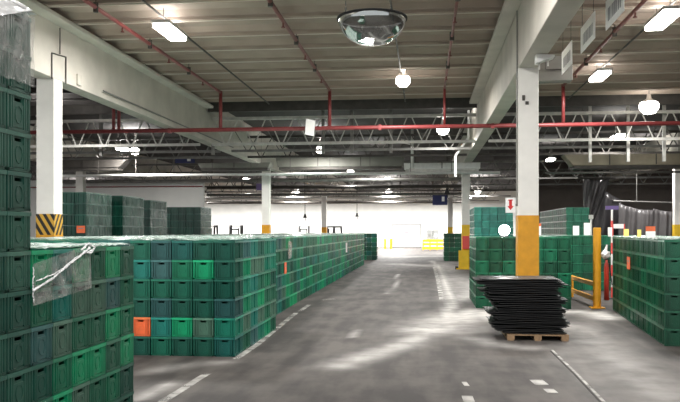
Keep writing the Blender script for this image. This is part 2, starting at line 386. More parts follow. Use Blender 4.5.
# the same fixtures carry on behind and beside the camera
for k, (x, y) in enumerate(((-5.2,7), (-5.2,-1), (-.6,11), (-.6,1), (7.5,5), (4.65,-1), (-12.5,12), (9.5,14))):
    lamp(x, y, ZL, 'ceiling lamp above ' + ('the torn film stack', 'the aisle behind the torn film stack', 'the aisle before the dome mirror', 'the open aisle floor', 'the floor joint line', 'the floor behind the joint line', 'the crates left of the striped column', 'the stack beside the yellow post')[k])
for i, x in enumerate((-30, -20, -11, -3, 4.5)):  # strong lamps added at the far end to overexpose the back wall
    for y in (66, 80):
        lamp(x, y, 5.2, 'added far fill lamp, %s from the left wall, %s row before back wall' % (ORD[i+1], 'nearer' if y == 80 else 'second'), 1.15, .5, LAMP_W*9, up=.1)
for k, (x, y) in enumerate(((-13.5,33.8), (-4.5,47.5), (-22,33.8), (-12.4,24.6), (7.5,31.2), (12.5,31.2), (6.5,41), (-2.5,40.5), (-2.5, 54), (-12.5, 54), (11.8, 47.3), (17.5, 43), (10.5, 38.6))):  # extra lamps added to brighten the rear hall and right bay
    lamp(x, y, 5.5, 'added fill lamp over ' + ('the rear end of the tall stacks', 'the far half of the long block', 'the rear left corner', 'the tall dark stacks', 'the crates under the tan duct', 'the dark curtains', 'the gathered grey curtain', 'the aisle past the grey duct', 'the aisle before the navy sign', 'the parked forklifts', 'the floor behind the dark curtains', 'the rear right corner', 'the gap left of the right rear column')[k], 1.0, .34, LAMP_W*.9, up=.16)
# conduit rails that carry the lamps
for x, lb in ((-5.2, 'thin dark lamp conduit along the left lamp row'), (4.65, 'thin dark lamp conduit along the right lamp row'), (-.62, 'thin dark lamp conduit past the dome mirror')):
    tag(MB().tube((x, 3, ZC-.21), (x, 25.8, ZC-.21), .022, 6).build('lamp_conduit', 'steel_dark'), lb, 'conduit')

# ------------------------------------------------------------------ steel trusses across the hall
webm = {}
def truss(y, x0, x1, zb, zt, pitch, m, lb, single=True, group='steel roof trusses'):
    e = empty('roof_truss', ((x0+x1)/2, y, zb)); tag(e, lb, 'truss', group); hw = (x1-x0)/2; h = zt-zb
    MB().box(-hw, hw, -.05, .05, -.04, .04).box(-hw, hw, -.07, .07, .03, .05).build('bottom_chord', m, e)
    MB().box(-hw, hw, -.05, .05, h-.04, h+.04).box(-hw, hw, -.07, .07, h-.06, h-.04).build('top_chord', m, e)
    key = (round(h, 2), pitch, m)
    if key not in webm:
        webm[key] = [MB().bar((0,0,.03), (s*pitch*.36,0,h-.05), .05, .035).mesh('web_bar', m) for s in (-1, 1)]
    n = int(2*hw/pitch)
    if single:
        for k in range(n):
            for s in (0, 1): inst('web_bar', webm[key][s], e, (-hw+pitch*(k+.5)+(-.06, .06)[s], 0, 0))
    else:
        a = MB()
        for k in range(n):
            for s in (-1, 1): x = -hw+pitch*(k+.5); a.bar((x,0,.03), (x+s*pitch*.42,0,h-.05), .05, .04)
        a.build('web_bars', m, e)['kind'] = 'stuff'
    return e
spans = [(-17.0, -7.95), (-7.5, 1.77), (2.2, 11.5)]
for (x0, x1), bay in zip(spans, ('over the rear pallet stacks', 'over the main aisle', 'over the right crates')):
    truss(27, x0, x1, 4.9, 5.82, 1.0, 'steel_light', 'pale steel lattice truss just behind the red main, '+bay)
    truss(29.8, x0, x1, 4.95, 5.8, 1.3, 'steel', 'lattice truss between the first and second ones, '+bay)
    truss(32.6, x0, x1, 4.98, 5.85, 1.15, 'steel_dark' if 'right' in bay or 'main' in bay else 'steel', 'second steel lattice truss behind the red main, '+bay)
for y, lb in ((44, 'third steel roof truss beyond the ducts'), (50, 'fourth steel roof truss beyond the ducts'), (57, 'fifth steel roof truss in the dim rear roof'), (66, 'sixth steel roof truss in the dim rear roof'), (76, 'last steel roof truss before the back wall')):
    truss(y, -30, 7.2 if y > 51 else 24, 4.75, 5.7, 1.3, 'steel_dark' if y % 2 else 'steel', lb, False)
# upright posts between first two trusses
HP = {213: 'thin steel hanger post left of the rear white column', 323: 'thin steel hanger post beside the white hanging tag', 352: 'thin steel hanger post over the middle of the long grey duct', 391: 'thin steel hanger post at the right end of the long grey duct', 590: 'pale steel hanger post at the slanted end of the tan duct', 628: 'pale steel hanger post over the middle of the tan duct', 664: 'pale steel hanger post under the very bright right lamp', 101: 'thin steel hanger post by the red riser pair'}
for px in HP:
    p = aty(px, 140, 27.6)
    tag(MB().box(-.05, .05, -.05, .05, 4.2 if px in (590,628,664) else 4.6, ZT).build('hanger_post', 'steel_light' if px > 560 else 'steel', loc=(p.x, p.y, 0)), HP[px], 'post', 'hanger posts among the trusses')
# deep dark girder where the pale roof ends
for (x0, x1), bay in zip(spans, ('over the rear pallet stacks', 'over the main aisle', 'over the right crates')):
    tag(MB().box(x0, x1, 26.45, 26.6, 5.98, ZT).build('dark_girder', 'steel_dark'), 'deep dark steel girder ending the pale roof panels, '+bay, 'girder')
# ducts
def duct(pxa, pxb, pya, pyb, Y, m, lb, taper, lm='steel_dark'):
    a = aty(pxa, pyb, Y); b = aty(pxb, pya, Y); z0, z1 = a.z, b.z; x0, x1 = a.x, b.x; e = empty('air_duct', ((x0+x1)/2, Y, z0)); tag(e, lb, 'duct')
    hw = (x1-x0)/2; h = z1-z0; t0, t1 = taper
    MB().prism([(-hw, h), (-hw+t0, .06), (hw-t1, .06), (hw, h)], 'y', -.35, .35).build('casing', m, e, bevel=.02)
    MB().box(-hw+t0+.05, hw-t1-.05, -.3, .3, -.06, .06).build('bottom_tray', lm, e)
    n = max(2, int(hw*2/1.6))
    for k in range(1, n):
        x = -hw+2*hw*k/n; MB().box(x-.02, x+.02, -.36, .36, .08, h+.01).build('seam', 'steel_dark', e)
    for s in (-.7, .7): MB().tube((s*hw, 0, h), (s*hw, 0, ZT-z0), .015, 6).build('hanger', 'steel_dark', e)
duct(277, 404, 157, 169, 36.2, 'duct_grey', 'long grey duct box hanging over the main aisle', (.1, .05))
duct(404, 480, 163, 171, 36.0, 'white_paint', 'bright white pipe casing continuing the grey duct', (.02, .02), 'steel_light')
duct(562, 700, 154, 168, 30.0, 'duct_tan', 'tan duct with slanted end above the right crates', (.35, .3))
duct(40, 132, 157, 170, 35.0, 'steel_dark', 'dark duct with slanted end beside the hazard striped column', (.1, .5))
duct(200, 272, 163, 170, 35.5, 'duct_grey', 'low grey duct box just before the rear white column', (.1, .1))
a = aty(55, 176, 34.5); b = aty(500, 176, 34.5)
op = MB().tube((a.x, 34.5, a.z), (b.x, 34.5, a.z), .06, 10).build('overhead_rail', 'white_paint', smooth=True)
for q in range(12): xx = a.x+.3+(b.x-a.x-.6)*q/11; MB().tube((xx, 34.5, a.z), (xx, 34.5, ZT if abs(xx+7.72) > .3 and abs(xx-1.99) > .3 else Zb), .012, 5).build('hanger', 'steel_dark', op)
tag(op, 'thin white overhead pipe below the ducts', 'pipe')
a = aty(545, 173, 34.5); b = aty(690, 173, 34.5)
tag(MB().tube((a.x, 34.5, a.z), (b.x, 34.5, a.z), .05, 10).tube((a.x+1, 34.5, a.z), (a.x+1, 34.5, ZT), .012, 5).tube((b.x-1, 34.5, a.z), (b.x-1, 34.5, ZT), .012, 5).build('overhead_rail', 'steel', smooth=True), 'grey overhead pipe below the tan duct', 'pipe')
for k, (py, Y, m_) in enumerate(((199, 61.5, 'white_paint'), (203, 66, 'steel_dark'), (195, 52, 'steel'), (188, 47, 'steel_dark'), (182, 41.2, 'steel'))):
    a = aty(55 if Y < 42 else 207, py, Y); b = aty(470, py, Y)
    op = MB().tube((a.x, Y, a.z), (b.x, Y, a.z), .09, 8).build('overhead_pipe', m_)
    for q in range(9): xx = a.x+.3+(b.x-a.x-.6)*q/8; MB().tube((xx, Y, a.z), (xx, Y, ZT), .015, 5).build('hanger', 'steel_dark', op)
    tag(op, ['white cross pipe high before the back wall', 'dark cross pipe level with top of back wall', 'grey cross pipe above the far block of crates', 'dark cross pipe behind the white overhead rail', 'grey cross pipe just behind the ducts'][k], 'pipe')
# white elbow pipe
p = aty(412, 150, 34.8)
e = empty('elbow_pipe', (p.x, p.y, 4.5)); tag(e, 'white vertical pipe with elbow joining the bright white casing', 'pipe')
MB().tube((0,0,.1), (0,0,ZT-4.5), .08, 10).build('riser', 'white_paint', e, smooth=True); MB().tube((0,0,1.25), (-.5,0,1.35), .09, 10).build('elbow', 'white_paint', e, smooth=True); MB().box(-.12,.12,-.12,.12,.0,.12).build('flange', 'steel_light', e)
p1 = aty(487, 140, 30); p2 = aty(472, 180, 30)
e = empty('drain_pipe', (1.7, p1.y, 0)); tag(e, 'thin white drain pipe bent beside the right roof beam', 'pipe')
MB().tube((0,0,ZT), (0,0,5.4), .05, 8).tube((0,0,5.4), (-.5,0,4.7), .05, 8).build('slope', 'white_paint', e); MB().tube((-.5,0,4.7), (-.5,0,3.9), .05, 8).build('drop', 'white_paint', e)

# ------------------------------------------------------------------ hanging signs
for k, (pa, pb, top, bot) in enumerate((((572,40),(562,51),None,None), ((595,10.7),(581,25.5),None,None), ((624,-21),(606,-3),None,None))):
    X = 2.62
    ra = ray(*pa); A = CAM + ra*(X/ra.x); rb = ray(*pb); B = CAM + rb*(X/rb.x)
    h = .42; L = B.y-A.y
    e = empty('barcode_sign', (X, A.y, A.z)); tag(e, 'white hanging barcode placard, %s from the roof column' % ['nearest', 'second', 'third'][k], 'sign', 'hanging barcode placards')
    MB().box(-.006, .006, 0, L, -h, 0).build('board', 'paper', e)
    bars = MB(); y = .14*L
    random.seed(k+3)
    while y < .82*L:
        wd = random.choice((.02, .03, .045)); bars.box(-.009, -.0062, y, y+wd, -h*.78, -h*.34); y += wd+random.choice((.03, .05))
    bars.build('barcode', 'ink_grey', e)
    MB().tube((0, .1*L, 0), (0, .1*L, ZC-A.z-.1), .005, 5).tube((0, .9*L, 0), (0, .9*L, ZC-A.z-.1), .005, 5).build('hanging_wire', 'steel_dark', e)
random.seed(11)
# bracket with white speaker plate on beam near signs
p = Vector((1.86+.38, 12.4, Zb))
e = empty('beam_bracket', (1.99, 14.1, Zb)); tag(e, 'small white hooked bracket under the right roof beam', 'bracket')
MB().prism([(-.02, 0), (.3, -.02), (.3, -.06), (-.02, -.16)], 'y', -.1, .1).build('plate', 'white_paint', e); MB().tube((.05, 0, -.1), (.05, 0, -.26), .015, 6).tube((.2, 0, -.04), (.2, 0, -.2), .015, 6).build('hook', 'steel_light', e)
# white tag on the red main
p = aty(310, 127, YP-.2)
e = empty('hanging_tag', p); tag(e, 'white tilted tag hanging on the red main pipe', 'sign'); e.rotation_euler = (0, .1, .75)
MB().box(-.16, .16, -.01, .01, -.25, .22).build('board', 'paper', e); MB().tube((0, 0, .06), (.68*.2, .73*.2, .06), .012, 6).build('hook', 'steel', e)
for px, py, Y, wd, h, m_, lb in ((185,160,34,.9,.28,'navy','navy blue overhead sign by the left trusses'), (440,199,58,1.1,.9,'navy','navy blue overhead sign near the bright back wall'), (263,187,40,.7,.35,'violet','small pale violet overhead sign beside the rear column')):
    p = aty(px, py, Y); e = empty('overhead_sign', p); tag(e, lb, 'sign')
    MB().box(-wd/2, wd/2, -.03, .03, -h/2, h/2).build('board', m_, e); MB().box(wd*.12, wd*.3, -.034, -.03, -h*.2, h*.2).build('symbol', 'paper', e)
    MB().tube((-wd*.4,0,h/2), (-wd*.4,0,ZT-p.z), .01, 5).tube((wd*.4,0,h/2), (wd*.4,0,ZT-p.z), .01, 5).build('hanging_wire', 'steel_dark', e)
# extinguisher sign on the front right column
p = atd(510.5, 205, 15.0)
e = empty('extinguisher_sign', p); tag(e, 'white sign with red downward arrow on the orange based column', 'sign')
MB().box(-.095, .095, -.006, .006, -.15, .14).build('board', 'paper', e)
MB().box(-.028, .028, -.0095, -.0062, -.02, .09).prism([(-.06, -.02), (0, -.1), (.06, -.02)], 'y', -.0095, -.0062).box(-.045, .045, -.0095, -.0062, .085, .105).build('arrow', 'red_sign', e)
MB().box(.09, .24, -.004, .004, -.02, .02).build('bracket', 'steel', e)
# dome mirror
pd = atd(372, 19, 10.3); R = .45
e = empty('dome_mirror', pd); tag(e, 'clear half dome safety mirror hanging under the roof', 'mirror')
m = bpy.data.materials.new('dome_acrylic'); m.use_nodes = True; b = m.node_tree.nodes['Principled BSDF']; b.inputs['Base Color'].default_value = (.42,.44,.43,1); b.inputs['Metallic'].default_value = .9; b.inputs['Roughness'].default_value = .05; b.inputs['Alpha'].default_value = .88; MATS['dome'] = m
MB().lathe([(R*math.cos(t*math.pi/2/14), -R*.78*math.sin(t*math.pi/2/14)) for t in range(15)], n=40).build('dome', 'dome', e, smooth=True)
MB().lathe([(R-.005, -.012), (R+.018, -.012), (R+.018, .012), (R-.005, .012), (R-.005, -.012)], n=40).build('rim', 'rubber', e, smooth=True)
for s in (-.78, .55):
    ch = MB()
    for k in range(20): z = .01+k*.085; ch.tube((s*R, .0, z), (s*R, .0, z+.07), .012 if k % 2 else .007, 6)
    ch.build('chain', 'steel_dark', e)

# ------------------------------------------------------------------ crates
W, L, H = .316, .53, .28
G = .006
PAL = [('dark green', (18,74,56)), ('dark green', (24,82,62)), ('deep green', (14,92,66)), ('bright green', (8,122,82)), ('teal green', (20,96,86)), ('slate green', (46,82,80)), ('grey green', (62,92,78)), ('dark green', (20,68,56))]
def crate_meshes():
    w2, l2, h = W/2-G/2, L/2-G/2, H-.004
    T = .01; D = .014; DL = .03
    b = MB()
    b.box(-w2+D, w2-D, -l2+D, l2-D, .004, .02)                     # floor
    zt = h-.03
    # short ends with a handle hole
    for s in (-1, 1):
        y0, y1 = sorted((s*(l2-D), s*(l2-D-T)))
        b.box(-w2+D, -.045, y0, y1, .01, zt); b.box(.045, w2-D, y0, y1, .01, zt); b.box(-.045, .045, y0, y1, .01, zt-.036); b.box(-.045, .045, y0, y1, zt-.012, zt)
        yo0, yo1 = sorted((s*(l2-D-.001), s*(l2-.004)))
        for x in (-w2+.014, -w2+.055, -.075, .075, w2-.055, w2-.014): b.box(x-.008, x+.008, yo0, yo1, .008, zt)
        b.box(-w2+.004, w2-.004, yo0, yo1, .0, .02)
    for s in (-1, 1):
        x0, x1 = sorted((s*(w2-DL), s*(w2-DL-T)))
        b.box(x0, x1, -l2+D, -.06, .01, zt); b.box(x0, x1, .06, l2-D, .01, zt); b.box(x0, x1, -.06, .06, .01, zt-.045); b.box(x0, x1, -.06, .06, zt-.012, zt)
        xo0, xo1 = sorted((s*(w2-DL-.001), s*(w2-.005)))
        for y in (-l2+.02, -.15, -.075, .075, .15, l2-.02): b.box(xo0, xo1, y-.014, y+.014, .008, zt)
        b.box(xo0, xo1, -l2+.004, l2-.004, .0, .02)
    body = b.mesh('crate', 'crate_plastic')
    r = MB()
    for (x0, x1, y0, y1) in ((-w2, w2, -l2, -l2+.022), (-w2, w2, l2-.022, l2), (-w2, -w2+.022, -l2+.022, l2-.022), (w2-.022, w2, -l2+.022, l2-.022)): r.box(x0, x1, y0, y1, zt, h)
    rim = r.mesh('rim', 'crate_plastic')
    p = MB()
    for s in (-1,):
        y0, y1 = sorted((s*(l2-.014), s*(l2-.008))); p.box(-.066, .066, y0, y1, .03, zt-.055)
        for k in range(12):
            t0, t1 = math.pi*2*k/12, math.pi*2*(k+1)/12; c = Vector((0, s*(l2-.0065), .118)); q = lambda t: c + Vector((.045*math.cos(t), 0, .062*math.sin(t)))
            p.bar(q(t0), q(t1), .006, .006)
    pan = p.mesh('emblem_panel', 'crate_plastic')
    return body, rim, pan
BODY, RIM, PANEL = crate_meshes()
def crate_at(pos, rz, col, label, group, detail):
    o = inst('crate', BODY, None, pos, rz); c = lin(col)
    o.color = c+(1,); tag(o, label, 'crate', group)
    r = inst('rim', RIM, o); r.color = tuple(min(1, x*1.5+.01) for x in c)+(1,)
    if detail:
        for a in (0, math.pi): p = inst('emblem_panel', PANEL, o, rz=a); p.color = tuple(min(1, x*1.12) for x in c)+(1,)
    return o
FARV = []; FARF = []; FARC = []
def far_crate(pos, rz, col, ribs=True, rim=True):
    a = MB(); w2, l2 = W/2-.004, L/2-.004
    a.box(-w2+.03, w2-.03, -l2+.025, l2-.025, 0, H-.034)
    if rim: a.box(-w2, w2, -l2, l2, H-.034, H-.006)
    if ribs:
        for s in (-1, 1):
            for t in (-.9, -.42, .42, .9): x = t*w2; a.box(x-.009, x+.009, *sorted((s*(l2-.026), s*(l2-.005))), .01, H-.034)
            for t in (-.93, -.57, -.28, .28, .57, .93): y = t*l2; a.box(*sorted((s*(w2-.031), s*(w2-.005))), y-.014, y+.014, .01, H-.034)
    ca, sa = math.cos(rz), math.sin(rz); n = len(FARV); c = lin(col)
    for (x, y, z) in a.v: FARV.append((pos[0]+x*ca-y*sa, pos[1]+x*sa+y*ca, pos[2]+z))
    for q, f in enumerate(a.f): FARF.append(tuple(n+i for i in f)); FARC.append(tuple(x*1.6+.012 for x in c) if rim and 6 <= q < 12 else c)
def pick(): return random.choice(PAL)
class Block:
    "rows of crates; u runs along du, v to its left (dv); lengths along u use su, along v use sv"
    def __init__(s, corner, du, left, turn):
        s.c = Vector(corner[:2]); s.du = Vector((du.x, du.y)).normalized(); s.dv = Vector((-s.du.y, s.du.x)) * (1 if left else -1)
        s.turn = turn                       # False: crate length lies along u; True: along v
        s.su, s.sv = (W, L) if turn else (L, W)
        s.rz = math.atan2(s.du.y, s.du.x) - math.pi/2 + (math.pi/2 if turn else 0)
    def pos(s, i, j, k, jit=0):
        p = s.c + s.du*((i+.5)*s.su + random.uniform(-jit, jit)) + s.dv*((j+.5)*s.sv + random.uniform(-jit, jit)); return (p.x, p.y, k*H)
def colour_name(): return pick()
NIND = 0
# --- near stack with the torn film (face along the aisle shows the crates' short ends)
P0 = atd(134.5, HOR, 7.5); nb = Block((P0.x, P0.y), -hdir(441), False, True)
# du points back toward the camera, so column 0 is the one at the far corner
for j in range(3):
    for i in range(8):
        top = 12 if i >= 6 else 6
        for k in range(top):
            if i == 7 and k < 3 and j == 0 and False: continue
            nm, c = random.choice([('dark green', (28,66,56)), ('dark green', (34,74,62)), ('grey green', (44,80,68))]) if i >= 6 else pick()
            face = j == 0 or False
            if face:
                if i >= 6: lb = '%s crate, %s layer up, %s column of the tall wrapped tower' % (nm, ORD[k+1], 'corner' if i == 6 else 'inner')
                else: lb = '%s crate, %s layer up, %s column from far corner, torn film stack' % (nm, ORD[k+1], ORD[i+1])
                crate_at(nb.pos(i, j, k, .002), nb.rz, c, lb, 'crates of the near stack', True); NIND += 1
            elif j == 1 or k >= top-1 or (i in (0, 6)): far_crate(nb.pos(i, j, k), nb.rz, c, k >= 5)
# --- long block along the left of the aisle
Pc = onfloor(235.2, 357); lb_ = Block((Pc.x, Pc.y), hdir(422.5), True, False)
NS = 57; N1 = 6; STEP = .45
PALB = [(n_, tuple(min(255, int(x*1.25)) for x in c_)) for n_, c_ in PAL] + [('bright green', (10,134,96)), ('sea green', (26,128,104)), ('sea green', (22,118,96))]
PALD = [('dark green', (18,80,66)), ('dark green', (22,86,70)), ('deep green', (16,98,76)), ('slate green', (38,84,82)), ('teal green', (20,92,84))]
random.seed(5)
for i in range(NS):
    # gaps between pallets of the long block
    off = .10*(i//9) + (.3 if i >= N1 else 0); offv = STEP if i >= N1 else 0
    for j in range(13):
        for k in range(6):
            if i not in (0, N1) and j > 0 and k < 5: continue
            nm, c = random.choice(PALB if i or k % 3 == 1 else PALD)
            p = lb_.pos(i, j, k, .002); p = (p[0]+lb_.du.x*off+lb_.dv.x*offv, p[1]+lb_.du.y*off+lb_.dv.y*offv, p[2])
            if i == 0 and j <= 5:
                if j == 4 and k == 1: nm, c = 'orange', (236,112,64)
                if nm == 'orange': lb = 'lone orange plastic crate low in front of the long crate block'
                else: lb = '%s crate, %s layer up, %s column from aisle corner, long block front' % (nm, ORD[k+1], ORD[j+1])
                crate_at(p, lb_.rz, c, lb, 'crates on the front of the long block', True); NIND += 1
            elif j == 0 and i < 12:
                crate_at(p, lb_.rz, c, '%s crate, %s layer up, %s column from front corner, long block side' % (nm, ORD[k+1], ORD[i+1]), 'crates on the side of the long block', False); NIND += 1
            elif (i in (0, N1) and (i == 0 or j < 3)) or j == 0 or k == 5: far_crate(p, lb_.rz, c, i in (0, N1) or j == 0)
# short block set beyond the long one
eb = Block(tuple(onfloor(376.5, 260).xy), hdir(415), True, False)
for i in range(3):
    for j in range(7):
        for k in range(6):
            if j == 0 or i == 0 or k == 5: far_crate(eb.pos(i, j, k), eb.rz, pick()[1])
# --- stack at the right, behind which the tall yellow post stands
Pf = onfloor(664, 346); fb = Block((Pf.x, Pf.y), hdir(501), False, False)
PALF = [('dark green', (14,72,50)), ('dark green', (18,78,54)), ('deep green', (10,86,58)), ('deep green', (12,92,64)), ('green', (14,104,72))]
for i in range(11):
    for j in range(6):
        for k in range(6):
            nm, c = random.choice(PALF); p = fb.pos(i, j, k, .002)
            if j == 0: crate_at(p, fb.rz, c, '%s crate, %s layer up, %s column from front, stack beside yellow post' % (nm, ORD[k+1], ORD[i+1]), 'crates on the side of the stack by the yellow post', i < 3); NIND += 1
            elif i == 0 and j < 3: crate_at(p, fb.rz, c, '%s crate, %s layer up, %s row in on front, yellow post stack' % (nm, ORD[k+1], ORD[j+1]), 'crates on the front of the stack by the yellow post', True); NIND += 1
            elif i == 0 or k == 5: far_crate(p, fb.rz, c, i == 0)
# --- stack behind the orange based column
Pg = onfloor(475.5, 308); gb = Block((Pg.x, Pg.y), Vector((0,1,0)), False, False)
for i in range(5):
    for j in range(7):
        for k in range(6):
            nm, c = random.choice(PALF); p = gb.pos(i, j, k, .002)
            if i == 0: crate_at(p, gb.rz, c, '%s crate, %s layer up, %s column from aisle, stack behind orange-based column' % (nm, ORD[k+1], ORD[j+1]), 'crates behind the orange based column', False); NIND += 1
            elif j in (0, 6) or k == 5: far_crate(p, gb.rz, c)
gx = Block(tuple(atd(541, HOR, 24).xy), Vector((0,1,0)), False, False)
for i in range(6):
    for j in range(12):
        for k in range(6):
            if i == 0 or j in (0, 11) or k == 5: far_crate(gx.pos(i, j, k, .002), gx.rz, random.choice(PALF)[1])
# --- taller wrapped stacks behind (pallet loads of 3 x 2 footprints, 10 high)
def load(x, y, nu, nv, n, pal, rz=0, du=Vector((0,1,0))):
    bl = Block((x, y), du, False, False)
    for i in range(nu):
        for j in range(nv):
            for k in range(n):
                if i in (0, nu-1) or j in (0, nv-1) or k == n-1: far_crate(bl.pos(i, j, k, .006), bl.rz, random.choice(pal)[1])
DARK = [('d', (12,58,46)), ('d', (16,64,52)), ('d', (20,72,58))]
TALL = []
def tall(px0, px1, ptop, n, nu, pal):
    d = (n*H-EYE)*F/(HOR-ptop); a = atd(px0, HOR, d); b = atd(px1, HOR, d); nv = max(2, round((b.x-a.x)/W)); load(a.x, a.y, nu, nv, n, pal); TALL.append((a.x, a.y, nu, nv, n))
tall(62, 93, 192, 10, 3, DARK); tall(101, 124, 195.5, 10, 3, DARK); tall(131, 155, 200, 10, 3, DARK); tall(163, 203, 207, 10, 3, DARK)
tall(474, 516, 207, 10, 6, [('t', (40,128,112)), ('t', (30,110,98))]); tall(566, 586, 207.5, 10, 14, [('g', (18,84,64)), ('g', (24,96,72))])
# small block at the foot of the far right column
sb = Block(tuple(onfloor(444, 261).xy), Vector((0,1,0)), False, False)
for i in range(4):
    for j in range(4):
        for k in range(6):
            if i == 0 or j in (0, 3) or k == 5: far_crate(sb.pos(i, j, k), sb.rz, random.choice(PALF)[1])
me = bpy.data.meshes.new('stacked_crates'); me.from_pydata(FARV, [], FARF); me.update()
ca = me.color_attributes.new('tint', 'FLOAT_COLOR', 'CORNER')
buf = []
for p in me.polygons:
    c = FARC[p.index]; buf += [c[0], c[1], c[2], 1.0]*p.loop_total
ca.data.foreach_set('color', buf)
me.materials.append(MATS['crate_far'])
o = bpy.data.objects.new('stacked_crates', me); COL.objects.link(o); tag(o, 'green plastic crates stacked in the rear rows and on block tops', 'crates', None, 'stuff')

# ------------------------------------------------------------------ stretch film
def sheet(name, P, nu, nv, m, label, amp, thick=0):
    "P(u,v) -> Vector"
    vs = [tuple(P(i/nu, j/nv) + Vector((0,0,random.uniform(0, amp)))) for j in range(nv+1) for i in range(nu+1)]
    fs = [(j*(nu+1)+i, j*(nu+1)+i+1, (j+1)*(nu+1)+i+1, (j+1)*(nu+1)+i) for j in range(nv) for i in range(nu)]
    me = bpy.data.meshes.new(name); me.from_pydata(vs, [], fs); me.update(); me.materials.append(MATS[m])
    for p in me.polygons: p.use_smooth = True
    o = bpy.data.objects.new(name, me); COL.objects.link(o); tag(o, label, 'plastic film'); return o
def blk(b, i, j, z): p = b.c + b.du*i + b.dv*j; return Vector((p.x, p.y, z))
sheet('stretch_film', lambda u, v: blk(lb_, u*31.2, (.0 if u*31.2 < N1*L+.05 else STEP)+v*13*W, 6*H+.004), 220, 34, 'film_top', 'crinkled clear stretch film lying over the long crate block', .03)
sheet('stretch_film', lambda u, v: blk(nb, u*6*W, v*3*L, 6*H+.004), 30, 24, 'film_top', 'crinkled clear stretch film on top of the torn film stack', .025)
sheet('stretch_film', lambda u, v: blk(fb, u*11*L, v*6*W, 6*H+.004), 70, 24, 'film_top', 'crinkled clear stretch film on the stack beside the yellow post', .025)
for k, (x, y, nu, nv, n) in enumerate(TALL[:4]+TALL[5:]):
    xs = x+nv*W+.009; xl = x-.012
    if k < 4: sheet('stretch_film', lambda u, v: Vector((xs+.004*math.sin(v*40+u*7), y+u*nu*L, .3+v*(n*H-.3))), 8, 24, 'film_thin', 'shiny clear film on the aisle side of the %s tall dark stack' % ORD[k+1], .02)
# thin film round the top of the tower
sheet('stretch_film', lambda u, v: blk(nb, 6*W-.01+u*2*W, -.012-.006*math.sin(u*31+v*9), 10.2*H+v*1.85*H), 24, 16, 'film_torn', 'clear film wrapped round the top of the tall tower', .01)
# the torn flap hanging on the near stack
def face(px, py, out=.02):
    "point on the aisle face of the near stack seen through a pixel"
    nrm = -nb.dv; r = ray(px, py); c = nb.c + nrm*out
    t = (c.dot(nrm)) / (r.xy.dot(nrm)); return CAM + r*t
e = empty('torn_film', face(60, 270, .02)); tag(e, 'torn clear film flap with bright twisted edge on the near stack', 'plastic film')
base = e.location.copy()
def quadsheet(name, c4, nu, nv, m, out, par):
    vs = []
    for j in range(nv+1):
        for i in range(nu+1):
            u, v = i/nu, j/nv
            px = (c4[0][0]*(1-u)+c4[1][0]*u)*(1-v)+(c4[3][0]*(1-u)+c4[2][0]*u)*v; py = (c4[0][1]*(1-u)+c4[1][1]*u)*(1-v)+(c4[3][1]*(1-u)+c4[2][1]*u)*v
            vs.append(tuple(face(px, py, out+random.uniform(0, .012)) - base))
    fs = [(j*(nu+1)+i, j*(nu+1)+i+1, (j+1)*(nu+1)+i+1, (j+1)*(nu+1)+i) for j in range(nv) for i in range(nu)]
    me = bpy.data.meshes.new(name); me.from_pydata(vs, [], fs); me.update(); me.materials.append(MATS[m])
    for p in me.polygons: p.use_smooth = True
    o = bpy.data.objects.new(name, me); COL.objects.link(o); o.parent = par; return o
quadsheet('flap', [(33,264), (90,244), (92,288), (33,306)], 26, 20, 'film_torn', .012, e)
def rope(name, pts, r, m, par):
    a = MB()
    for (p0, p1) in zip(pts[:-1], pts[1:]): a.tube(p0, p1, r*random.uniform(.7, 1.3), 6, r*random.uniform(.7, 1.3))
    return a.build(name, m, par, smooth=True)
def line(pts, n, out, wob):
    res = []
    for k in range(n+1):
        t = k/n*(len(pts)-1); i = min(int(t), len(pts)-2); f = t-i; px = pts[i][0]*(1-f)+pts[i+1][0]*f; py = pts[i][1]*(1-f)+pts[i+1][1]*f
        res.append(face(px+random.uniform(-wob, wob), py+random.uniform(-wob, wob), out)-base)
    return res
hood = empty('film_hood', face(20, 14, .02)); tag(hood, 'bright white film hood bunched over the top of the tall tower', 'plastic film')
keep = base; base = hood.location.copy()
quadsheet('skirt', [(-20,-24), (10,-4), (33,10.5), (-20,18.5)], 16, 12, 'film_white', .02, hood)
hp = MB(); A_ = [blk(nb, 6*W-.02, -.03, 12*H+.03), blk(nb, 8*W, -.03, 12*H+.03), blk(nb, 8*W, 3*L, 12*H+.03), blk(nb, 6*W-.02, 3*L, 12*H+.03)]; M_ = (A_[0]+A_[2])/2+Vector((0,0,.12))
hp.v = [tuple(q-base) for q in A_+[M_]]; hp.f = [(0,1,4), (1,2,4), (2,3,4), (3,0,4)]; hp.build('cap', 'film_white', hood)
base = keep
rope('twisted_edge', line([(33,291), (50,280), (72,262), (90,248)], 16, .03, .5), .009, 'film_white', e)
rope('twisted_edge', line([(36,281), (56,273), (78,256), (92,250)], 16, .03, .5), .005, 'film_white', e)
rope('twisted_edge', line([(82,250), (89,243), (94,248), (90,254), (84,252)], 12, .03, .8), .008, 'film_white', e)
rope('twisted_edge', line([(33,268), (34,276), (33,288), (34,303)], 12, .02, .8), .004, 'film_white', e)

